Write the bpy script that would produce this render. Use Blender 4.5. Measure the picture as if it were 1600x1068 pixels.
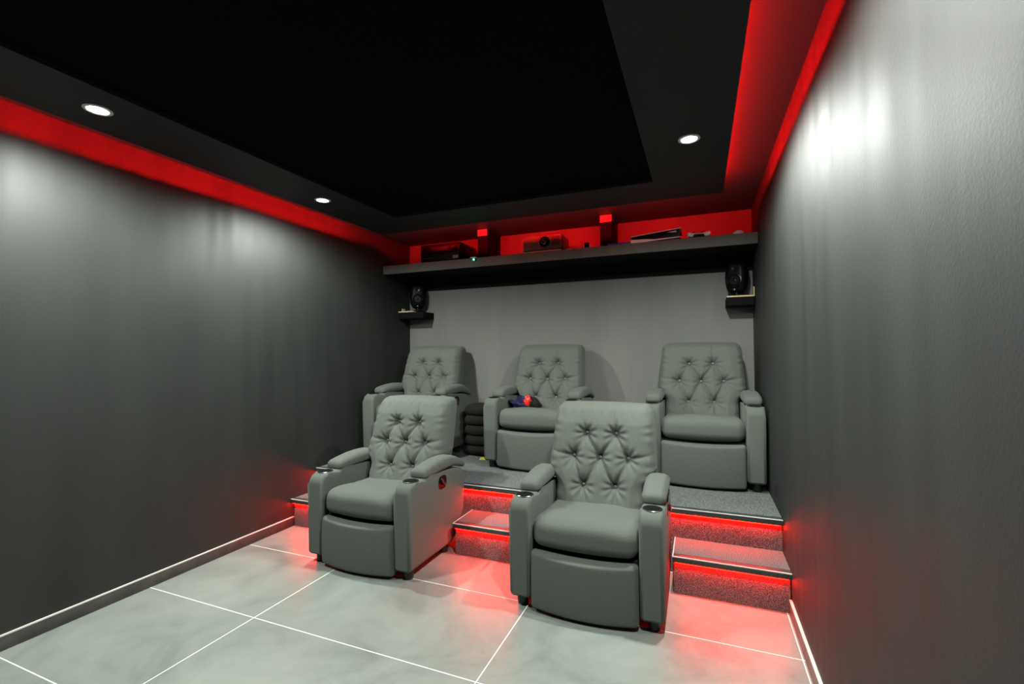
import bpy, bmesh, math, random
from mathutils import Vector, Matrix
random.seed(7)
for o in list(bpy.data.objects): bpy.data.objects.remove(o)
sc = bpy.context.scene
COL = sc.collection

# ------------------------------------------------------------------ camera
cam_d = bpy.data.cameras.new('camera'); cam = bpy.data.objects.new('camera', cam_d); COL.objects.link(cam)
cam_d.sensor_width = 36.0; cam_d.sensor_fit = 'HORIZONTAL'; cam_d.lens = 723.83/1600*36
cam_d.clip_start = 0.02
M = Matrix(((0.926666, 0.014895, 0.375591, 0), (0.375818, -0.017659, -0.926525, 0), (-0.007168, 0.999733, -0.021962, 1.26), (0, 0, 0, 1)))
cam.matrix_world = M
sc.camera = cam
# ------------------------------------------------------------------ world, exposure
w = bpy.data.worlds.new('world'); sc.world = w; w.use_nodes = True
w.node_tree.nodes['Background'].inputs[0].default_value = (0.6, 0.7, 0.65, 1)
w.node_tree.nodes['Background'].inputs[1].default_value = 0.0
sc.view_settings.view_transform = 'Standard'; sc.view_settings.look = 'None'
sc.view_settings.gamma = 1; sc.view_settings.use_curve_mapping = False
sc.view_settings.exposure = 0.0
LAMP_W = 200.0          # power of one ceiling spot
LAMP_COL = (0.93, 1.0, 0.93)
COVE = 480.0            # emission of the red cove strips
STEP = 210.0            # emission of the red strips under the nosings
RED = (1.0, 0.004, 0.006)

# ------------------------------------------------------------------ room numbers (metres)
XL, XR, YB, YF, ZC = -2.788, 0.390, 4.06, -2.5, 2.37
PXL, PXR, PYB, PYF, PZ = -2.549, 0.155, 3.30, -2.2, 2.29       # hanging ceiling panel

# ------------------------------------------------------------------ materials
def mat(name, col, rough=0.6, spec=0.5, metal=0.0, emit=None, es=0.0, coat=0.0):
    m = bpy.data.materials.new(name); m.use_nodes = True
    p = m.node_tree.nodes['Principled BSDF']
    p.inputs['Base Color'].default_value = (*col, 1); p.inputs['Roughness'].default_value = rough
    p.inputs['Specular IOR Level'].default_value = spec; p.inputs['Metallic'].default_value = metal
    if coat: p.inputs['Coat Weight'].default_value = coat
    if emit:
        p.inputs['Emission Color'].default_value = (*emit, 1); p.inputs['Emission Strength'].default_value = es
    return m
def nd(m, t, **kw):
    n = m.node_tree.nodes.new(t)
    for k, v in kw.items():
        if k in n.inputs: n.inputs[k].default_value = v
        else: setattr(n, k, v)
    return n
def ln(m, a, ao, b, bi): m.node_tree.links.new(a.outputs[ao], b.inputs[bi])
def coords(m, scale=(1, 1, 1)):
    tc = nd(m, 'ShaderNodeTexCoord'); mp = nd(m, 'ShaderNodeMapping'); mp.inputs['Scale'].default_value = scale
    ln(m, tc, 'Object', mp, 'Vector'); return mp
def ramp(m, src, out, stops):
    r = nd(m, 'ShaderNodeValToRGB'); cr = r.color_ramp
    cr.elements[0].position = stops[0][0]; cr.elements[0].color = (*stops[0][1], 1)
    cr.elements[1].position = stops[-1][0]; cr.elements[1].color = (*stops[-1][1], 1)
    for p, c in stops[1:-1]:
        e = cr.elements.new(p); e.color = (*c, 1)
    ln(m, src, out, r, 'Fac'); return r
def P(m): return m.node_tree.nodes['Principled BSDF']
def bump(m, src, out, strength, dist):
    b = nd(m, 'ShaderNodeBump'); b.inputs['Strength'].default_value = strength; b.inputs['Distance'].default_value = dist
    ln(m, src, out, b, 'Height'); ln(m, b, 'Normal', P(m), 'Normal'); return b

def wall_mat(name, c0, c1, r0, r1):
    """rolled satin paint: vertical roller streaks that vary sheen and tone a little"""
    m = mat(name, c0)
    mp = coords(m, (1.6, 1.6, 0.4)); n1 = nd(m, 'ShaderNodeTexNoise', Scale=2.2, Detail=4.0, Roughness=0.5); ln(m, mp, 'Vector', n1, 'Vector')
    ln(m, ramp(m, n1, 'Fac', [(0.32, c0), (0.7, c1)]), 'Color', P(m), 'Base Color')
    mp2 = coords(m, (5, 5, 0.4)); n2 = nd(m, 'ShaderNodeTexNoise', Scale=1.6, Detail=5.0); ln(m, mp2, 'Vector', n2, 'Vector')
    mr = nd(m, 'ShaderNodeMapRange'); mr.inputs['From Min'].default_value = .3; mr.inputs['From Max'].default_value = .7
    mr.inputs['To Min'].default_value = r0; mr.inputs['To Max'].default_value = r1
    ln(m, n2, 'Fac', mr, 'Value'); ln(m, mr, 'Result', P(m), 'Roughness')
    mp3 = coords(m, (1, 1, 1)); n3 = nd(m, 'ShaderNodeTexNoise', Scale=160.0, Detail=3.0); ln(m, mp3, 'Vector', n3, 'Vector')
    bump(m, n3, 'Fac', 0.25, 0.002)
    return m
M_wall = wall_mat('charcoal_wall_paint', (0.0105, 0.0115, 0.0105), (0.0175, 0.0190, 0.0172), 0.58, 0.71)
P(M_wall).inputs['Specular IOR Level'].default_value = 0.42
M_back = wall_mat('grey_back_wall_paint', (0.125, 0.127, 0.116), (0.155, 0.157, 0.143), 0.6, 0.75)
M_ceil = mat('black_ceiling_paint', (0.045, 0.040, 0.042), 0.6, 0.3)
M_frame = mat('dark_grey_panel_paint', (0.013, 0.0135, 0.0145), 0.55, 0.3)
M_center = mat('black_ceiling_fabric', (0.0012, 0.0014, 0.002), 0.8, 0.05)

# floor tiles 1.18 x 0.60 with thin white grout
M_floor = mat('grey_stone_tile', (0.3, 0.32, 0.3), 0.4)
tc = nd(M_floor, 'ShaderNodeTexCoord'); sx = nd(M_floor, 'ShaderNodeSeparateXYZ'); ln(M_floor, tc, 'Object', sx, 'Vector')
def tile_line(axis, off, period, half):
    a = nd(M_floor, 'ShaderNodeMath', operation='SUBTRACT'); ln(M_floor, sx, axis, a, 0); a.inputs[1].default_value = off - period*20 - period/2
    b = nd(M_floor, 'ShaderNodeMath', operation='MODULO'); ln(M_floor, a, 0, b, 0); b.inputs[1].default_value = period
    c = nd(M_floor, 'ShaderNodeMath', operation='SUBTRACT'); ln(M_floor, b, 0, c, 0); c.inputs[1].default_value = period/2
    d = nd(M_floor, 'ShaderNodeMath', operation='ABSOLUTE'); ln(M_floor, c, 0, d, 0)
    e = nd(M_floor, 'ShaderNodeMath', operation='LESS_THAN'); ln(M_floor, d, 0, e, 0); e.inputs[1].default_value = half
    return e
gx = tile_line('X', -1.996, 1.183, 0.0021); gy = tile_line('Y', 1.613, 0.600, 0.0021)
gm = nd(M_floor, 'ShaderNodeMath', operation='MAXIMUM'); ln(M_floor, gx, 0, gm, 0); ln(M_floor, gy, 0, gm, 1)
fn = nd(M_floor, 'ShaderNodeTexNoise', Scale=2.6, Detail=9.0, Roughness=0.62, Distortion=0.6); ln(M_floor, tc, 'Object', fn, 'Vector')
fr = ramp(M_floor, fn, 'Fac', [(0.28, (0.130, 0.144, 0.130)), (0.48, (0.195, 0.213, 0.193)), (0.72, (0.250, 0.268, 0.245))])
mx = nd(M_floor, 'ShaderNodeMix', data_type='RGBA'); ln(M_floor, gm, 0, mx, 0); ln(M_floor, fr, 'Color', mx, 6); mx.inputs[7].default_value = (0.86, 0.87, 0.82, 1)
ln(M_floor, mx, 2, P(M_floor), 'Base Color')
fb = nd(M_floor, 'ShaderNodeTexNoise', Scale=55.0, Detail=4.0); ln(M_floor, tc, 'Object', fb, 'Vector'); bump(M_floor, fb, 'Fac', 0.10, 0.001)

def speck(name, scale, stops, rough=0.95, bs=0.6, bd=0.003, spec=0.15):
    m = mat(name, (0.1, 0.1, 0.1), rough, spec)
    mp = coords(m); n = nd(m, 'ShaderNodeTexNoise', Scale=scale, Detail=3.0, Roughness=0.7); ln(m, mp, 'Vector', n, 'Vector')
    ln(m, ramp(m, n, 'Fac', stops), 'Color', P(m), 'Base Color'); bump(m, n, 'Fac', bs, bd); return m
M_carpet = speck('speckled_grey_carpet', 260.0, [(0.36, (0.020, 0.021, 0.023)), (0.5, (0.10, 0.105, 0.105)), (0.66, (0.30, 0.31, 0.30))])
M_fabric = speck('grey_woven_upholstery', 620.0, [(0.33, (0.055, 0.061, 0.054)), (0.5, (0.092, 0.100, 0.088)), (0.68, (0.138, 0.148, 0.130))], 0.85, 0.35, 0.0012)
P(M_fabric).inputs['Sheen Weight'].default_value = 0.06; P(M_fabric).inputs['Sheen Roughness'].default_value = 0.5
M_button = mat('covered_button', (0.16, 0.17, 0.15), 0.45)
M_base = mat('black_underside', (0.010, 0.010, 0.010), 0.8, 0.2)
M_plastic = mat('black_plastic', (0.003, 0.0033, 0.0038), 0.4, 0.1)
M_leg = mat('black_plastic_foot', (0.010, 0.011, 0.010), 0.45)
M_chrome = mat('dark_chrome', (0.25, 0.26, 0.25), 0.25, metal=1.0)
M_handle = mat('brown_plastic_handle', (0.10, 0.035, 0.028), 0.3)
M_nosing = mat('dark_step_nosing', (0.045, 0.046, 0.044), 0.45)
M_bead = mat('aluminium_bead', (0.60, 0.60, 0.55), 0.4)
M_board = mat('black_step_board', (0.012, 0.012, 0.012), 0.6)
M_ledc = mat('red_cove_strip', (0.2, 0, 0), 0.5, emit=RED, es=COVE)
M_leds = mat('red_step_strip', (0.2, 0, 0), 0.5, emit=(1.0, 0.0011, 0.0003), es=STEP)
M_postlight = mat('red_light_on_post', (0.2, 0, 0), 0.5, emit=(1.0, 0.008, 0.01), es=1.1)  # weak emission painting red cove light onto the post tops, not a strip
M_lamp = mat('lit_lamp_lens', (1, 1, 1), 0.4, emit=(1, 1, 1), es=22.0)
M_ring = mat('white_lamp_ring', (0.75, 0.75, 0.73), 0.4)
M_shelf = speck('dark_grey_shelf_paint', 6.0, [(0.35, (0.078, 0.080, 0.074)), (0.65, (0.102, 0.104, 0.096))], 0.75, 0.1, 0.001, 0.3)
M_black = mat('matt_black_paint', (0.004, 0.004, 0.004), 0.8, 0.1)
M_wood = speck('raw_pale_wood', 18.0, [(0.35, (0.42, 0.33, 0.20)), (0.65, (0.60, 0.50, 0.33))], 0.7, 0.1, 0.001)
M_baseL = speck('charcoal_tile_plinth', 9.0, [(0.35, (0.035, 0.036, 0.034)), (0.65, (0.060, 0.060, 0.055))], 0.55, 0.1, 0.001, 0.4)
M_baseR = speck('brown_grey_tile_plinth', 9.0, [(0.35, (0.09, 0.085, 0.075)), (0.65, (0.15, 0.14, 0.125))], 0.55, 0.1, 0.001, 0.4)
M_gloss = mat('glossy_black', (0.004, 0.004, 0.005), 0.3, 0.15)
M_white = mat('white_plastic', (0.75, 0.74, 0.72), 0.35)
M_olive = mat('olive_grey_casing', (0.060, 0.068, 0.042), 0.4)
M_glass = mat('dark_lens_glass', (0.02, 0.03, 0.03), 0.05, coat=1.0)
M_blue = mat('blue_cardboard', (0.02, 0.025, 0.30), 0.5)
M_navy = speck('navy_patterned_cloth', 90.0, [(0.45, (0.004, 0.004, 0.018)), (0.58, (0.012, 0.012, 0.06)), (0.66, (0.12, 0.12, 0.24))], 0.8, 0.3, 0.002)
M_redc = mat('shiny_red_cloth', (0.62, 0.02, 0.015), 0.28)
M_pouf = speck('dark_brown_black_cloth', 300.0, [(0.35, (0.006, 0.0055, 0.0045)), (0.65, (0.016, 0.0145, 0.012))], 0.9, 0.3, 0.001)
M_yellow = mat('yellow_paper', (0.62, 0.60, 0.05), 0.6)
M_green = mat('green_indicator', (0, 0.3, 0.05), 0.4, emit=(0.05, 1.0, 0.25), es=14.0)

# ------------------------------------------------------------------ mesh helpers
def mesh_obj(name, bm, m, parent=None, smooth=True, mats=None):
    bmesh.ops.recalc_face_normals(bm, faces=bm.faces)
    me = bpy.data.meshes.new(name); bm.to_mesh(me); bm.free()
    for mm in (mats or [m]): me.materials.append(mm)
    if smooth:
        me.shade_smooth() if hasattr(me, 'shade_smooth') else None
        try: me.set_sharp_from_angle(angle=math.radians(42))
        except Exception: pass
    o = bpy.data.objects.new(name, me); COL.objects.link(o)
    if parent: o.parent = parent
    return o
def bx(bm, x0, x1, y0, y1, z0, z1, bev=0.0, seg=2):
    r = bmesh.ops.create_cube(bm, size=1.0); vs = r['verts']
    for v in vs:
        v.co = Vector((x0 if v.co.x < 0 else x1, y0 if v.co.y < 0 else y1, z0 if v.co.z < 0 else z1))
    if bev:
        es = {e for v in vs for e in v.link_edges}
        bmesh.ops.bevel(bm, geom=list(es), offset=bev, segments=seg, affect='EDGES', profile=0.5, clamp_overlap=True)
    return bm
def box(name, x0, x1, y0, y1, z0, z1, m, parent=None, bev=0.0, seg=2):
    bm = bmesh.new(); bx(bm, x0, x1, y0, y1, z0, z1, bev, seg); return mesh_obj(name, bm, m, parent)
def lathe(bm, prof, cx=0, cy=0, cz=0, n=28, axis='z'):
    rings = []
    for r, h in prof:
        ring = []
        for k in range(n):
            a = 2*math.pi*k/n
            p = (r*math.cos(a), r*math.sin(a), h)
            if axis == 'y': p = (p[0], h, p[1])
            if axis == 'x': p = (h, p[0], p[1])
            ring.append(bm.verts.new((p[0]+cx, p[1]+cy, p[2]+cz)))
        rings.append(ring)
    for a, b in zip(rings, rings[1:]):
        for k in range(n):
            bm.faces.new((a[k], a[(k+1) % n], b[(k+1) % n], b[k]))
    for ring in (rings[0], rings[-1]):
        if (ring[0].co-ring[n//2].co).length > 1e-5: bm.faces.new(ring)
    return bm
def axis_pts(h, r, n, seg):
    inner = h-r
    a = [-(inner+r*math.tan(math.radians(45*k/seg))) for k in range(seg, 0, -1)]
    mid = [-inner+2*inner*i/n for i in range(n+1)]
    return a+mid+[-v for v in reversed(a)]
def cushion(name, hx, hy, hz, r, n, fn, m, parent, seg=4, bm=None):
    """rounded box about the origin with n divisions per axis, each vertex moved by fn(pos, normal)"""
    own = bm is None
    if own: bm = bmesh.new()
    ax = [axis_pts(hx, r, n[0], seg), axis_pts(hy, r, n[1], seg), axis_pts(hz, r, n[2], seg)]
    H = (hx, hy, hz); cache = {}
    def vert(p):
        key = tuple(round(c, 6) for c in p)
        if key in cache: return cache[key]
        inn = Vector([max(-(H[i]-r), min(H[i]-r, p[i])) for i in range(3)])
        d = Vector(p)-inn; d.normalize()
        q = inn+d*r
        v = bm.verts.new(fn(q, d) if fn else q); cache[key] = v; return v
    for a in range(3):
        u, w_ = (a+1) % 3, (a+2) % 3
        for s in (-1, 1):
            for i in range(len(ax[u])-1):
                for j in range(len(ax[w_])-1):
                    q = []
                    for (ii, jj) in ((i, j), (i+1, j), (i+1, j+1), (i, j+1)):
                        p = [0, 0, 0]; p[a] = s*H[a]; p[u] = ax[u][ii]; p[w_] = ax[w_][jj]; q.append(vert(p))
                    if s < 0: q.reverse()
                    try: bm.faces.new(q)
                    except ValueError: pass
    if own: 
        o = mesh_obj(name, bm, m, parent, smooth=False)
        for p in o.data.polygons: p.use_smooth = True
        return o
    return bm
def extrude_x(bm, prof, x0, x1, bev=0.0, seg=3):
    """prof: list of (y, z); extruded from x0 to x1"""
    a = [bm.verts.new((x0, y, z)) for y, z in prof]; b = [bm.verts.new((x1, y, z)) for y, z in prof]
    n = len(prof); fs = [bm.faces.new(a), bm.faces.new(list(reversed(b)))]
    side = [bm.faces.new((a[i], b[i], b[(i+1) % n], a[(i+1) % n])) for i in range(n)]
    if bev:
        es = set(fs[0].edges) | set(fs[1].edges)
        bmesh.ops.bevel(bm, geom=list(es), offset=bev, segments=seg, affect='EDGES', profile=0.5, clamp_overlap=True)
    return bm
def tube(bm, pts, r, n=8):
    pts = [Vector(p) for p in pts]; rings = []
    for i, p in enumerate(pts):
        t = (pts[min(i+1, len(pts)-1)]-pts[max(i-1, 0)]).normalized()
        u = t.orthogonal().normalized() if i == 0 else (u-t*u.dot(t)).normalized()
        v = t.cross(u)
        rings.append([bm.verts.new(p+u*r*math.cos(2*math.pi*k/n)+v*r*math.sin(2*math.pi*k/n)) for k in range(n)])
    for a, b in zip(rings, rings[1:]):
        for k in range(n): bm.faces.new((a[k], a[(k+1) % n], b[(k+1) % n], b[k]))
    bm.faces.new(rings[0]); bm.faces.new(rings[-1]); return bm
def thing(name, label, cat, loc=(0, 0, 0), rz=0, group=None):
    o = bpy.data.objects.new(name, None); COL.objects.link(o); o.location = loc; o.rotation_euler = (0, 0, rz)
    o.empty_display_size = 0.1
    return tag(o, label, cat, group)
def tag(o, label, cat, group=None):
    o['label'] = label; o['category'] = cat
    if group: o['group'] = group
    return o
def struct(o): o['kind'] = 'structure'; return o
def copy_tree(o, parent=None):
    c = o.copy(); COL.objects.link(c)
    if parent: c.parent = parent
    for ch in [k for k in bpy.data.objects if k.parent == o]: copy_tree(ch, c)
    return c

# ------------------------------------------------------------------ the room
T = 0.12
struct(box('floor', XL-T, XR+T, YF-T, YB+T, -0.12, 0, M_floor))
struct(box('ceiling', XL-T, XR+T, YF-T, YB+T, ZC, ZC+0.12, M_ceil))
struct(box('wall_left', XL-T, XL, YF-T, YB+T, 0, ZC, M_wall))
struct(box('wall_right', XR, XR+T, YF-T, YB+T, 0, ZC, M_wall))
struct(box('wall_back', XL, XR, YB, YB+T, 0, ZC, M_back))
struct(box('wall_front', XL, XR, YF-T, YF, 0, ZC, M_wall))
def plinth(name, x0, x1, xb0, xb1, m):
    b = struct(box(name, x0, x1, YF, 2.575, 0, 0.062, m, None, 0.001))
    box('top_bead', xb0, xb1, YF, 2.575, 0.062, 0.068, M_bead, b)['label'] = 'thin pale bead along the top of the skirting tiles'
    return b
plinth('baseboard_left', XL, XL+0.009, XL, XL+0.0095, M_baseL)
plinth('baseboard_right', XR-0.012, XR, XR-0.012, XR, M_baseR)

# hanging ceiling panel with the cove strips on its rim
cp = thing('ceiling_panel', 'large dark hanging ceiling panel with black centre and red glowing rim', 'ceiling panel', (0, 0, PZ))
CX0, CX1, CY0, CY1 = -2.14, -0.25, -1.8, 2.92
bm = bmesh.new()
zt = 0.022
def ringbox(bm, o, i, z0, z1):
    (a0, a1, b0, b1), (c0, c1, d0, d1) = o, i
    O = [(a0, b0), (a1, b0), (a1, b1), (a0, b1)]; I = [(c0, d0), (c1, d0), (c1, d1), (c0, d1)]
    V = {}
    for z in (z0, z1):
        for nm, L in (('o', O), ('i', I)):
            for k, (x, y) in enumerate(L): V[nm, k, z] = bm.verts.new((x, y, z))
    for k in range(4):
        j = (k+1) % 4
        for z in (z0, z1): bm.faces.new((V['o', k, z], V['o', j, z], V['i', j, z], V['i', k, z]))
        for nm in 'oi': bm.faces.new((V[nm, k, z0], V[nm, j, z0], V[nm, j, z1], V[nm, k, z1]))
ringbox(bm, (PXL, PXR, PYF, PYB), (CX0, CX1, CY0, CY1), 0, 0.020)
mesh_obj('frame', bm, M_frame, cp)
box('centre_panel', CX0-0.01, CX1+0.01, CY0-0.01, CY1+0.01, 0.0205, 0.030, M_center, cp)
IN = 0.075
bm = bmesh.new(); ringbox(bm, (PXL+IN, PXR-IN, PYF+IN, PYB-IN), (PXL+IN+0.02, PXR-IN-0.02, PYF+IN+0.02, PYB-IN-0.02), 0.0201, 0.08)
mesh_obj('hanger_rail', bm, M_black, cp)
zs0, zs1 = 0.036, 0.046
e = 0.004
for nm, (a, b, c, d) in {'l': (PXL+IN-e, PXL+IN-0.0005, PYF+IN, PYB-IN), 'r': (PXR-IN+0.0005, PXR-IN+e, PYF+IN, PYB-IN),
                         'b': (PXL+IN, PXR-IN, PYB-IN+0.0005, PYB-IN+e)}.items():
    box('led_strip', a, b, c, d, zs0, zs1, M_ledc, cp)

# downlights
LAMPS = [((-2.33, 2.385), 'small lit round spotlight in left band of ceiling panel, nearer the back wall'),
         ((-2.325, 1.13), 'larger lit round spotlight in left band of ceiling panel, nearest the camera'),
         ((-0.033, 2.39), 'lit round spotlight on the right side of the ceiling panel, nearer the back wall'),
                  ((-0.033, 1.14), 'round ceiling spotlight on the right side of the panel, nearest the camera')]
first = None
for (x, y), lab in LAMPS:
    t = thing('ceiling_spotlight', lab, 'spotlight', (x, y, PZ-0.0005), 0, 'spotlights in the ceiling panel')
    bm = bmesh.new(); lathe(bm, [(0.036, 0.0), (0.050, 0.0), (0.051, -0.003), (0.046, -0.006), (0.038, -0.005), (0.036, -0.001), (0.036, 0.0)], n=32)
    mesh_obj('trim_ring', bm, M_ring, t)
    bm = bmesh.new(); lathe(bm, [(0.0001, 0.0), (0.0355, 0.0), (0.0355, -0.003), (0.0001, -0.0035)], n=32)
    mesh_obj('lens', bm, M_lamp, t)
    ld = bpy.data.lights.new('spot', 'SPOT'); ld.energy = LAMP_W; ld.color = LAMP_COL; ld.spot_size = math.radians(174); ld.spot_blend = 0.6
    ld.shadow_soft_size = 0.035
    lo = bpy.data.objects.new('bulb', ld); COL.objects.link(lo); lo.parent = t; lo.location = (0, 0, -0.012)

# ------------------------------------------------------------------ stage and steps
Z2, Z1 = 0.372, 0.200
def tread_front(parent, x0, x1, yf, z, side_left=False, side_right=False):
    """nosing profile, bead and LED strip along the front edge of a tread"""
    bm = bmesh.new(); bx(bm, x0, x1, yf, yf+0.045, z-0.030, z+0.0006, 0.002); mesh_obj('nosing', bm, M_nosing, parent)
    bm = bmesh.new(); bx(bm, x0, x1, yf-0.002, yf+0.005, z-0.003, z+0.0012)
    if side_left: bx(bm, x0-0.001, x0+0.004, yf, 2.812, z-0.003, z+0.0012)
    mesh_obj('edge_bead', bm, M_bead, parent)
    bm = bmesh.new(); bx(bm, x0+0.012, x1-0.012, yf+0.008, yf+0.016, z-0.0345, z-0.0302)
    mesh_obj('led_strip', bm, M_leds, parent)
st = thing('seating_platform', 'raised grey carpeted platform across the back of the room carrying three recliners', 'platform', (0, 0, 0))
box('riser', XL+0.001, XR-0.001, 2.822, 2.835, 0.001, Z2-0.012, M_carpet, st)
box('frame_body', XL+0.001, XR-0.001, 2.8355, YB-0.001, 0.001, Z2-0.010, M_board, st)
box('tread', XL+0.001, XR-0.001, 2.80, YB-0.001, Z2-0.0095, Z2, M_carpet, st, 0.001)
tread_front(st, XL+0.001, XR-0.001, 2.79, Z2)
def step(x0, x1, label, sl):
    s = thing('carpeted_step', label, 'step', ((x0+x1)/2, 2.55, 0), 0, 'low steps in front of the platform')
    c = (x0+x1)/2; a, b = x0-c, x1-c; o = -2.55
    box('riser', a+0.004, b-0.004, 2.580+o, 2.592+o, 0.001, Z1-0.012, M_carpet, s)
    box('frame_body', a, b, 2.5925+o, 2.820+o, 0.001, Z1-0.010, M_board, s)
    box('tread', a, b, 2.555+o, 2.820+o, Z1-0.0095, Z1, M_carpet, s, 0.001)
    bm = bmesh.new(); bx(bm, a, b, 0, 0.045, Z1-0.030, Z1+0.0006, 0.002); mesh_obj('nosing', bm, M_nosing, s)
    bm = bmesh.new(); bx(bm, a, b, -0.002, 0.005, Z1-0.003, Z1+0.0012)
    if 'l' in sl: bx(bm, a-0.001, a+0.004, 0, 0.268, Z1-0.003, Z1+0.0012)
    if 'r' in sl: bx(bm, b-0.004, b+0.001, 0, 0.268, Z1-0.003, Z1+0.0012)
    mesh_obj('edge_bead', bm, M_bead, s)
    bm = bmesh.new(); bx(bm, a+0.012, b-0.012, 0.008, 0.016, Z1-0.0345, Z1-0.0302); mesh_obj('led_strip', bm, M_leds, s)
step(XL+0.001, -2.27, 'low carpeted step against left wall, mostly hidden behind the left front recliner', 'r')
step(-1.44, -0.93, 'low carpeted step between the two front recliners with red light beneath', 'lr')
step(-0.148, XR-0.001, 'low carpeted step against the right wall with red light beneath', 'l')

# ------------------------------------------------------------------ recliner
BTN = [(-0.083, 0.790), (0.083, 0.792), (-0.152, 0.662), (0.0, 0.660), (0.155, 0.664), (-0.088, 0.512), (0.088, 0.514)]
CREASE = [(0, 2), (0, 3), (1, 3), (1, 4), (2, 5), (3, 5), (3, 6), (4, 6)]
EXT = [((-0.152, 0.662), (-0.31, 0.695)), ((0.155, 0.664), (0.31, 0.70)), (BTN[1], (0.078, 0.97)),
       ((-0.088, 0.512), (-0.125, 0.36)), ((0.088, 0.514), (0.098, 0.36)), ((-0.088, 0.512), (-0.045, 0.36))]
def sdist(px, pz, a, b):
    ax_, az = a; bx_, bz = b; dx, dz = bx_-ax_, bz-az
    t = max(0, min(1, ((px-ax_)*dx+(pz-az)*dz)/(dx*dx+dz*dz)))
    return math.hypot(px-ax_-t*dx, pz-az-t*dz), t
def sm(t): t = max(0, min(1, t)); return t*t*(3-2*t)
def lean(z): return 0.435+(z-0.40)*0.33          # y of the backrest face at height z
def make_recliner():
    root = thing('recliner', '', 'recliner', (0, 0, 0), 0, 'tufted grey recliners')
    HW = 0.3675
    # arms
    prof = [(0.012, 0.055), (0.0, 0.068), (0.0, 0.470)]
    for k in range(1, 8):
        a = math.radians(90*k/7); prof.append((0.062-0.062*math.cos(a), 0.470+0.062*math.sin(a)))
    prof += [(0.16, 0.533), (0.20, 0.522), (0.34, 0.528), (0.50, 0.515), (0.60, 0.495), (0.630, 0.47), (0.640, 0.43), (0.635, 0.33), (0.612, 0.24), (0.585, 0.17), (0.52, 0.10), (0.47, 0.055)]
    for s in (-1, 1):
        bm = bmesh.new()
        x0, x1 = (-HW, -HW+0.108) if s < 0 else (HW-0.108, HW)
        extrude_x(bm, prof, x0, x1, 0.020, 4)
        arm = mesh_obj('arm', bm, M_fabric, root)
        if s > 0:      # recline handle set into the outside of the right arm
            bm = bmesh.new(); ov = []
            for k in range(28):
                a = 2*math.pi*k/28; ov.append((0.345+0.046*math.copysign(abs(math.cos(a))**0.7, math.cos(a)), 0.466+0.040*math.copysign(abs(math.sin(a))**0.7, math.sin(a))))
            extrude_x(bm, ov, HW-0.004, HW+0.0025)
            rc = mesh_obj('handle_recess', bm, M_plastic, arm); rc['label'] = 'dark oval recess in the arm for the recline handle'
            bm = bmesh.new()
            tube(bm, [(HW+0.004, 0.320, 0.493), (HW+0.011, 0.330, 0.480), (HW+0.012, 0.345, 0.455), (HW+0.010, 0.362, 0.446), (HW+0.004, 0.375, 0.450)], 0.0065)
            mesh_obj('handle', bm, M_handle, arm)['label'] = 'brown recline handle'
        # cup holder
        cx = s*(HW-0.054)
        bm = bmesh.new(); lathe(bm, [(0.0385, 0.0), (0.045, 0.0), (0.0455, 0.002), (0.043, 0.004), (0.0385, 0.0035), (0.0375, -0.004), (0.0385, 0.0)], cx, 0.088, 0.5315, 36)
        cup = mesh_obj('cup_holder', bm, M_chrome, root); cup['label'] = 'dark chrome ring of the cup holder'
        bm = bmesh.new(); lathe(bm, [(0.0001, 0.0025), (0.0375, 0.003), (0.0375, 0.0005), (0.0001, 0.0003)], cx, 0.088, 0.5325, 36)
        mesh_obj('cup_well', bm, M_black, cup)
        # padded arm top
        def fpad(q, d):
            y = q.y; t = (y+0.255)/0.51
            zz = q.z*(0.62+0.55*math.sin(math.pi*min(1, 0.12+t*0.85)))
            xw = q.x*(0.90+0.14*math.sin(math.pi*min(1, t*0.9+0.08)))
            z0 = 0.550+0.016*math.sin(math.pi*t)-0.062*max(0, t-0.62)**1.35*2.6
            if d.z > 0.3: zz += 0.006*(1-(q.x/0.058)**2)
            wr = 0.0011*math.sin(y*95+q.x*40)*max(0, abs(d.x)-0.3)
            return Vector((cx+xw+wr, 0.400+y, z0+zz))
        pad = cushion('arm_pad', 0.058, 0.255, 0.031, 0.028, (8, 30, 2), fpad, M_fabric, root, 4)
    # carcass under the seat
    box('base_frame', -0.258, 0.258, 0.05, 0.56, 0.055, 0.30, M_base, root, 0.004)
    # seat
    def fseat(q, d):
        x, y, z = q; X = x/0.258; y0 = (y+0.245)/0.49          # 0 front .. 1 rear
        top = sm((d.z+0.1)/0.6)
        crown = 0.012*(1-X*X)
        zz = z
        if d.z > 0: zz += top*(crown+0.010*math.exp(-((y0-0.18)/0.15)**2)-0.012*sm((y0-0.35)/0.3)-0.009*math.exp(-((y0-0.43)/0.025)**2))
        else: zz += 0
        fr = max(0, -d.y)*(0.018*(1-X*X)+0.010)
        zz += 0.0022*math.sin(X*5+y0*9)*top
        yy = y-fr
        return Vector((x, 0.262+yy, 0.372+zz-0.012*(1-X*X)*max(0, -d.z)))
    cushion('seat_cushion', 0.257, 0.245, 0.066, 0.052, (26, 26, 3), fseat, M_fabric, root, 7)
    # leg rest
    def frest(q, d):
        X = q.x/0.255
        return Vector((q.x, 0.022+q.y-(0.024*(1-X*X)+0.008*math.cos(q.z*9))*max(0, -d.y+0.25), 0.156+q.z-0.010*(1-X*X)))
    cushion('footrest', 0.2555, 0.024, 0.138, 0.018, (22, 1, 14), frest, M_fabric, root, 4)
    # tufted back
    ZB, ZT = 0.355, 0.955
    hz = (ZT-ZB)/2
    def width(z):
        if z < 0.50: return 0.252
        if z < 0.62: return 0.252+(0.305-0.252)*sm((z-0.50)/0.12)
        return 0.305-(z-0.62)*0.068
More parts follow.
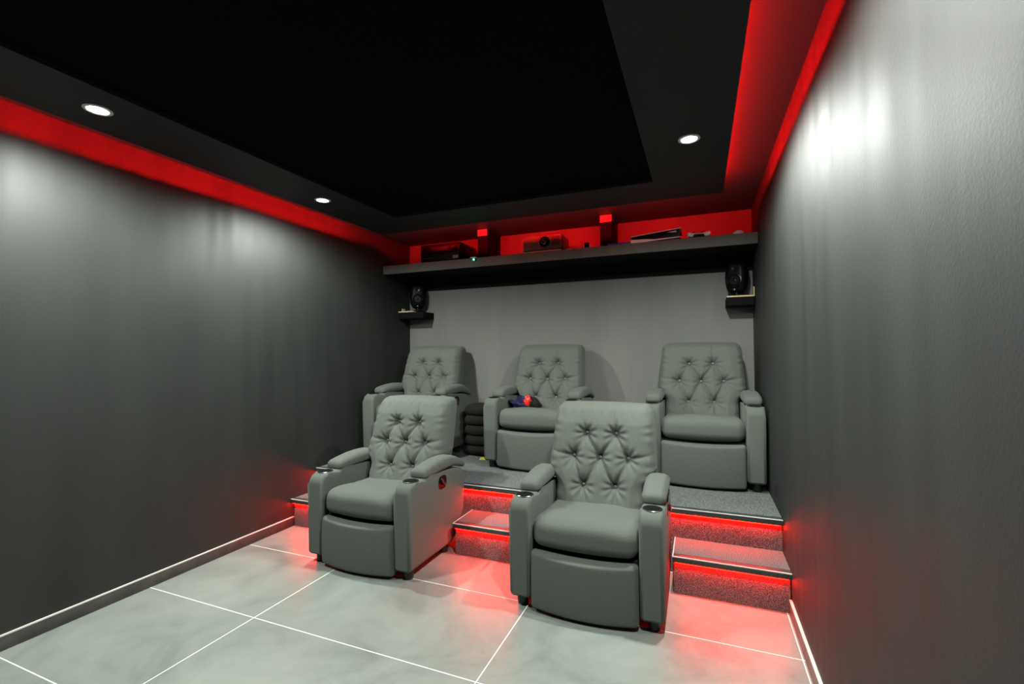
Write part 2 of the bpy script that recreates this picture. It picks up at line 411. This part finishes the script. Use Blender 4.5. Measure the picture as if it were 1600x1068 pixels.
    def fback(q, d):
        z = q.z+0.655; xr = q.x/0.30
        wd = width(z); x = xr*wd
        if z > 0.86: x *= 1-0.025*sm((z-0.86)/0.10)**2
        z += -0.008*abs(xr)**3*sm((z-0.80)/0.15)
        f = max(0.0, -d.y)
        edge = min(1, (1-abs(xr))*3.2+0.0)*min(1, (ZT-q.z-0.655)/0.11+0.0)*min(1, (q.z+0.655-ZB)/0.07+0.15)
        edge = max(0, edge)
        h = 0.016+0.054*math.sqrt(edge)
        for i, (bx_, bz) in enumerate(BTN):
            r = math.hypot(x-bx_, z-bz); a = math.atan2(z-bz, x-bx_)
            h -= 0.058*math.exp(-(r/0.032)**1.1)
            h += 0.0042*math.cos(9*a+i*1.7)*math.exp(-((r-0.042)/0.028)**2)
        cr = 0
        for (i, j) in CREASE:
            dd, t = sdist(x, z, BTN[i], BTN[j]); cr = max(cr, 0.0165*math.exp(-(dd/0.0085)**1.2)+0.006*math.exp(-(dd/0.03)**2))
        for k, (a_, b_) in enumerate(EXT):
            dd, t = sdist(x, z, a_, b_); cr = max(cr, (0.0125*(1-0.6*t))*math.exp(-(dd/0.008)**1.2))
        h -= cr
        # gathered ripples towards the rim
        h += 0.0042*math.sin(z*95+math.sin(z*31)*2)*sm((abs(xr)-0.72)/0.25)
        h += 0.0042*math.sin(x*110+1.0)*sm((z-0.885)/0.05)
        y = q.y
        back_taper = sm((q.y+0.07)/0.14)
        y = lean(q.z+0.655)+0.055+q.y-h*f
        return Vector((x*(1-0.03*back_taper), y, z))
    bk = cushion('backrest', 0.30, 0.07, hz, 0.040, (96, 4, 100), fback, M_fabric, root, 7)
    for i, (bx_, bz) in enumerate(BTN):
        bm = bmesh.new(); lathe(bm, [(0.0001, -0.006), (0.005, -0.0052), (0.0088, -0.002), (0.0092, 0.001), (0.006, 0.004)], n=16, axis='y')
        hh = 0
        for v in bm.verts: v.co += Vector((bx_, lean(bz)-0.015-0.013, bz))
        mesh_obj('button', bm, M_button, bk)
    # upholstered back shell
    def fshell(q, d):
        z = q.z+0.52
        return Vector((q.x*(1 if z < 0.6 else 1-0.10*sm((z-0.6)/0.35)), lean(max(z, 0.3))+0.142+q.y-(0.06*sm((0.30-z)/0.2)), z))
    cushion('back_shell', 0.262, 0.028, 0.40, 0.02, (6, 1, 12), fshell, M_base if False else M_fabric, root, 3)
    for sx_ in (-1, 1):
        for y in (0.062, 0.44):
            bm = bmesh.new(); lathe(bm, [(0.024, 0.0), (0.026, 0.004), (0.029, 0.064)], sx_*(HW-0.050), y, 0.0, 20)
            mesh_obj('leg', bm, M_leg, root)
    return root
RC = [((-0.527, 2.150, 0), 0.010, 'grey tufted recliner, the nearest one, standing on the tiles at the right'),
      ((-1.848, 2.150, 0), -0.004, 'grey tufted recliner on the tiles at the left, its right side and recline handle showing'),
      ((0.005, 3.245, Z2), 0.0, 'grey tufted recliner on the platform beside the right wall'),
      ((-1.195, 3.250, Z2), 0.0, 'grey tufted recliner in the middle of the platform with navy cloth on seat'),
      ((-2.352, 3.245, Z2), 0.0, 'grey tufted recliner on the platform beside the left wall')]
rec0 = make_recliner()
for i, (loc, rz, lab) in enumerate(RC):
    r = rec0 if i == 0 else copy_tree(rec0)
    r.location = loc; r.rotation_euler = (0, 0, rz); r['label'] = lab

# ------------------------------------------------------------------ things on the platform
def pouf():
    bm = bmesh.new(); prof = [(0.0001, 0.0)]
    n = 5; h = 0.43
    for k in range(n):
        z0 = h*k/n; hh = h/n
        for j in range(0, 9):
            a = math.radians(-80+160*j/8); prof.append((0.125+0.030*math.cos(a), z0+hh*(0.5+0.5*math.sin(a)/math.sin(math.radians(80)))))
    prof += [(0.09, h+0.004), (0.0001, h+0.008)]
    lathe(bm, prof, n=40)
    for v in bm.verts:      # squarish plan
        a = math.atan2(v.co.y, v.co.x); k = 1/max(abs(math.cos(a)), abs(math.sin(a))); k = 1+(k-1)*0.45
        v.co.x *= k; v.co.y *= k
    o = mesh_obj('pouf', bm, M_pouf); o.location = (-1.775, 3.72, Z2)
    tag(o, 'dark ribbed pouf standing between the left and middle platform recliners', 'pouf')
pouf()
bm = bmesh.new(); bx(bm, -0.06, 0.06, -0.045, 0.045, 0, 0.0015)
o = mesh_obj('paper_sheet', bm, M_yellow); o.location = (-1.66, 3.52, Z2+0.0005); o.rotation_euler = (0, 0, 0.3)
tag(o, 'small yellow sheet lying on the carpet beside the middle platform recliner', 'paper')

def cloth():
    t = thing('cloth_bundle', 'crumpled navy patterned cloth with shiny red part on the middle platform recliner', 'cloth', (-1.352, 3.53, Z2+0.437), 0)
    def mk(name, c, s, m, seed, sub=4, sq=0.25):
        bm = bmesh.new(); bmesh.ops.create_icosphere(bm, subdivisions=sub, radius=1.0)
        rnd = random.Random(seed); ph = [(rnd.uniform(2, 6), rnd.uniform(2, 6), rnd.uniform(2, 6), rnd.uniform(0, 6)) for _ in range(7)]
        for v in bm.verts:
            p = v.co.copy(); k = 1+sum(0.065*math.sin(a*p.x+b*p.y+c_*p.z+d) for a, b, c_, d in ph)+0.05*math.sin(14*p.x+9*p.z)
            q = Vector((p.x*s[0], p.y*s[1], p.z*s[2]))*k
            if q.z < -sq*s[2]: q.z = -sq*s[2]+(q.z+sq*s[2])*0.05
            v.co = q+Vector(c)
        return mesh_obj(name, bm, m, t)
    mk('navy_fold', (0.0, 0.0, 0.022), (0.100, 0.07, 0.062), M_navy, 3)
    mk('dark_fold', (0.075, 0.012, 0.022), (0.085, 0.06, 0.060), M_pouf, 8)
    mk('red_fold', (0.062, -0.026, 0.050), (0.030, 0.034, 0.048), M_redc, 5, 4, 0.8)
    for q in t.children: pass
cloth()

# ------------------------------------------------------------------ long shelf and its posts
ZS = 2.087
sh = thing('wall_shelf', 'long dark grey shelf running the width of the back wall', 'shelf', (0, 3.62, 2.007))
box('shelf_board', XL+0.001, XR-0.004, 0, 0.4395, 0, ZS-2.007, M_shelf, sh, 0.0015)
box('underside_shade', XL+0.001, XR-0.004, 0.0015, 0.4145, -0.004, -0.0003, M_black, sh)['label'] = 'black sheet standing in for the shade under the shelf'  # thin black sheet painting in the unlit shade below the board
box('wall_cleat', XL+0.001, XR-0.001, 0.415, 0.4395, -0.115, -0.0005, M_black, sh)
for i, (x0, x1, lab) in enumerate([(-1.852, -1.757, 'black square post on the shelf left of the projector'), (-0.742, -0.646, 'black square post on the shelf right of the projector')]):
    t = thing('shelf_post', lab, 'post', ((x0+x1)/2, 3.76, ZS), 0, 'posts between the shelf and ceiling')
    hw = (x1-x0)/2
    box('post_body', -hw, hw, 0, 0.295, 0.0005, ZC-ZS-0.0005, M_black, t, 0.001)
    box('painted_light_band', -hw+0.001, hw-0.001, -0.004, -0.0005, 0.225, ZC-ZS-0.002, M_postlight, t)['label'] = 'band painted with the red light falling on the top of the post'  # glowing sheet stands in for cove light on the post front

# AV receiver
t = thing('av_receiver', 'black hi-fi receiver on the shelf near the left wall', 'receiver', (-2.185, 3.66, ZS))
bm = bmesh.new(); bx(bm, -0.205, 0.205, 0, 0.33, 0.012, 0.168, 0.004); mesh_obj('casing', bm, M_gloss, t)
box('front_panel', -0.203, 0.203, -0.008, -0.0005, 0.014, 0.160, M_plastic, t, 0.002)
for x, r_ in ((-0.150, 0.026), (0.150, 0.026)):
    bm = bmesh.new(); lathe(bm, [(r_, 0), (r_, -0.020), (r_-0.003, -0.023), (0.0001, -0.023)], x, -0.0085, 0.110, 24, 'y'); mesh_obj('knob', bm, M_gloss, t)
box('display_window', -0.085, 0.085, -0.0105, -0.0082, 0.095, 0.135, M_gloss, t)
for k in range(5):
    bm = bmesh.new(); lathe(bm, [(0.004, 0), (0.004, -0.004), (0.0001, -0.0045)], -0.160+k*0.022, -0.0085, 0.040, 12, 'y'); mesh_obj('jack', bm, M_chrome, t)
box('sticker', 0.135, 0.190, -0.0095, -0.0082, 0.022, 0.050, mat('grey_sticker', (0.16, 0.15, 0.15), 0.5), t)['label'] = 'small grey sticker'
for sx_ in (-0.17, 0.17):
    for y in (0.03, 0.29):
        bm = bmesh.new(); lathe(bm, [(0.016, 0.0), (0.018, 0.012)], sx_, y, 0, 16); mesh_obj('foot', bm, M_plastic, t)

# small green-lit box hanging on the shelf front
t = thing('infrared_receiver', 'tiny black box with green light at the shelf front edge left of the first post', 'sensor', (-1.815, 3.606, 2.069))
box('casing', -0.014, 0.014, 0, 0.0135, -0.010, 0.010, M_plastic, t, 0.002)
bm = bmesh.new(); bmesh.ops.create_uvsphere(bm, u_segments=12, v_segments=8, radius=0.008)
for v in bm.verts: v.co += Vector((0, -0.003, 0))
mesh_obj('indicator_light', bm, M_green, t)
gl = bpy.data.lights.new('green_glow', 'POINT'); gl.energy = 0.012; gl.color = (0.05, 1, 0.25); gl.shadow_soft_size = 0.005
go = bpy.data.objects.new('indicator_glow', gl); COL.objects.link(go); go.parent = t; go.location = (0, -0.02, 0)
o = box('cable_plug', -0.030, 0.030, 0, 0.02, 0, 0.011, M_white, None, 0.003); o.location = (-1.835, 3.63, ZS+0.0005)
tag(o, 'small white plug on the shelf edge above the green light', 'plug')

# projector on its board
o = box('wooden_board', -0.178, 0.178, 0, 0.26, 0, 0.013, M_wood, None, 0.001); o.location = (-1.219, 3.645, ZS+0.0005)
tag(o, 'pale raw wood board under the projector on the shelf', 'board')
t = thing('projector', 'dark olive video projector with round lens on a pale wood board', 'projector', (-1.205, 3.66, ZS+0.014))
bm = bmesh.new()
prof = [(-0.168, 0.008), (0.152, 0.008), (0.168, 0.020), (0.168, 0.128), (0.150, 0.136), (-0.125, 0.136), (-0.172, 0.112), (-0.172, 0.014)]
a = [bm.verts.new((x, 0, z)) for x, z in prof]; b = [bm.verts.new((x, 0.23, z)) for x, z in prof]; n = len(prof)
f0 = bm.faces.new(a); f1 = bm.faces.new(list(reversed(b)))
for i in range(n): bm.faces.new((a[i], a[(i+1) % n], b[(i+1) % n], b[i]))
bmesh.ops.bevel(bm, geom=list(set(f0.edges) | set(f1.edges)), offset=0.008, segments=3, affect='EDGES', profile=0.5)
mesh_obj('casing', bm, M_olive, t)
bm = bmesh.new(); lathe(bm, [(0.046, 0.0), (0.046, -0.006), (0.040, -0.010), (0.030, -0.006), (0.030, 0.0)], 0.020, -0.0005, 0.074, 32, 'y'); mesh_obj('lens_surround', bm, M_plastic, t)
bm = bmesh.new(); lathe(bm, [(0.022, -0.008), (0.022, -0.020), (0.018, -0.022), (0.014, -0.014), (0.014, -0.008)], 0.020, 0.0, 0.074, 28, 'y'); mesh_obj('lens_ring', bm, M_chrome, t)
bm = bmesh.new(); lathe(bm, [(0.0135, -0.009), (0.010, -0.014), (0.0001, -0.016)], 0.020, 0.0, 0.074, 24, 'y'); mesh_obj('lens', bm, M_glass, t)
bm = bmesh.new()
for k in range(7): bx(bm, 0.085, 0.150, -0.003, -0.0003, 0.036+k*0.012, 0.041+k*0.012)
mesh_obj('vent_grille', bm, M_plastic, t)
for sx_ in (-0.14, 0.14):
    for y in (0.03, 0.2):
        bm = bmesh.new(); lathe(bm, [(0.011, 0.0), (0.012, 0.008)], sx_, y, 0, 14); mesh_obj('foot', bm, M_plastic, t)

o = box('adapter_dongle', -0.020, 0.020, 0, 0.02, 0, 0.009, M_white, None, 0.002); o.location = (-0.974, 3.65, ZS+0.0005)
tag(o, 'tiny white dongle on the shelf just right of the projector', 'dongle')
t = thing('round_gadget', 'small black round cup-like gadget with pale sides on the shelf left of second post', 'gadget', (-0.833, 3.68, ZS+0.0005))
bm = bmesh.new(); lathe(bm, [(0.0001, 0), (0.018, 0), (0.020, 0.004), (0.021, 0.045), (0.017, 0.050), (0.0001, 0.050)], n=24); mesh_obj('body', bm, M_plastic, t)
for s in (-1, 1): box('side_clip', s*0.0235-0.0025, s*0.0235+0.0025, -0.008, 0.008, 0.0, 0.036, M_white, t, 0.0005)

o = box('flat_box', -0.085, 0.085, 0, 0.16, 0, 0.017, M_blue, None, 0.001); o.location = (-0.570, 3.64, ZS+0.0005)
tag(o, 'thin blue case lying on the shelf between the second post and the console', 'case')

t = thing('game_console', 'white and black game console lying flat on the shelf, right of second post', 'game console', (-0.300, 3.64, ZS+0.0005))
bm = bmesh.new()
def slab(bm, pts, y0, y1):
    a = [bm.verts.new((x, y0, z)) for x, z in pts]; b = [bm.verts.new((x, y1, z)) for x, z in pts]; n = len(pts)
    bm.faces.new(a); bm.faces.new(list(reversed(b)))
    for i in range(n): bm.faces.new((a[i], a[(i+1) % n], b[(i+1) % n], b[i]))
slab(bm, [(-0.182, 0.0), (-0.182, 0.030), (-0.08, 0.026), (0.0, 0.019), (0.176, 0.022), (0.180, 0.018), (0.05, 0.012), (-0.03, 0.008), (-0.10, 0.0)], 0, 0.25)
mesh_obj('lower_plate', bm, M_white, t)['label'] = 'white lower plate'
bm = bmesh.new(); slab(bm, [(-0.176, 0.031), (-0.08, 0.027), (0.0, 0.020), (0.172, 0.023), (0.172, 0.082), (-0.176, 0.054)], 0.006, 0.24)
mesh_obj('core', bm, M_gloss, t)['label'] = 'glossy black core'
bm = bmesh.new(); slab(bm, [(-0.182, 0.050), (-0.182, 0.056), (0.184, 0.090), (0.184, 0.084)], 0, 0.25)
mesh_obj('upper_plate', bm, M_white, t)['label'] = 'thin white upper plate'
bm = bmesh.new(); slab(bm, [(0.085, 0.062), (0.150, 0.070), (0.150, 0.056), (0.140, 0.058)], 0.001, 0.0055)
mesh_obj('front_badge', bm, M_white, t)

t = thing('game_controller', 'white and black game controller on the shelf right of the game console', 'game controller', (0.000, 3.665, ZS+0.0005), 0.15)
def fcon(q, d):
    k = abs(q.x)/0.075
    return Vector((q.x, q.y-0.035*k*k, q.z+0.018+0.006*k))
cushion('shell', 0.078, 0.030, 0.016, 0.014, (14, 6, 1), fcon, M_white, t, 4)
for s in (-1, 1):
    bm = bmesh.new(); lathe(bm, [(0.006, 0.030), (0.006, 0.038), (0.011, 0.040), (0.010, 0.046), (0.0001, 0.045)], s*0.030, -0.002, 0, 16); mesh_obj('thumbstick', bm, M_plastic, t)
cushion('grip_front', 0.05, 0.008, 0.010, 0.007, (6, 1, 1), lambda q, d: Vector((q.x, q.y-0.030, q.z+0.016)), M_plastic, t, 3)

bm = bmesh.new(); lathe(bm, [(0.0001, 0), (0.034, 0), (0.038, 0.010), (0.034, 0.022), (0.022, 0.032), (0.010, 0.037), (0.0001, 0.038)], n=28)
o = mesh_obj('dome_gadget', bm, M_white); o.location = (0.268, 3.68, ZS+0.0005)
tag(o, 'small white dome at the right end of the shelf', 'gadget')

# ------------------------------------------------------------------ corner speakers on bracket shelves
def speaker(name, x0, x1, xw0, xw1, lab1, lab2, sx, flip):
    t = thing('speaker_shelf', lab1, 'bracket shelf', ((x0+x1)/2, 3.86, 1.60), 0, 'bracket shelves under the speakers')
    c = (x0+x1)/2
    box('bracket_box', x0-c, x1-c, 0, 0.1995, 0, 0.062, M_black, t, 0.001)
    b = box('wood_top', xw0-c, xw1-c, -0.006, 0.10, 0.0625, 0.074, M_wood, t, 0.0005); b['label'] = 'pale raw wood strip on top of the bracket'
    wx = (xw1-c-0.006, xw1-c) if flip else (xw0-c+0.035, xw0-c+0.042)
    box('wood_upstand', wx[0], wx[1], 0.0, 0.05, 0.0745, 0.135 if flip else 0.100, M_wood, t)
    s = thing('loudspeaker', lab2, 'speaker', (sx, 3.955, 1.60+0.0745), 0.5 if not flip else -0.35, 'black loudspeakers high in the back corners')
    def fb(q, d):
        k = 1-0.30*((q.z)/0.125)**2
        return Vector((q.x*k, q.y*(1-0.25*(q.z/0.125)**2)+0.010, q.z+0.150))
    cushion('cabinet', 0.080, 0.055, 0.125, 0.045, (8, 4, 14), fb, M_plastic, s, 6)
    bm = bmesh.new(); lathe(bm, [(0.052, 0.0), (0.054, -0.008), (0.046, -0.010), (0.030, 0.002), (0.012, 0.008), (0.012, 0.0), (0.0001, -0.004)], 0, -0.047, 0.122, 32, 'y'); mesh_obj('woofer', bm, M_gloss, s)
    bm = bmesh.new(); lathe(bm, [(0.024, 0.0), (0.025, -0.006), (0.016, -0.006), (0.0001, -0.001)], 0, -0.045, 0.215, 24, 'y'); mesh_obj('tweeter', bm, M_gloss, s)
    bm = bmesh.new(); lathe(bm, [(0.0001, -0.002), (0.007, -0.002), (0.007, 0.002)], 0.0, -0.048, 0.052, 16, 'y'); mesh_obj('badge', bm, M_chrome, s)
    bm = bmesh.new(); lathe(bm, [(0.055, 0.001), (0.052, 0.010), (0.022, 0.018), (0.020, 0.040)], 0, 0.005, 0, 28); mesh_obj('base_foot', bm, M_plastic, s)
speaker('r', 0.193, 0.384, 0.195, 0.383, 'black bracket shelf with pale wood edge near the right wall, under a speaker',
        'black rounded loudspeaker on its bracket shelf in the right back corner', 0.268, True)
speaker('l', XL+0.002, -2.50, XL+0.004, -2.62, 'black bracket shelf with pale wood edge near the left wall, under a speaker',
        'black rounded loudspeaker on its bracket shelf in the left back corner', -2.62, False)
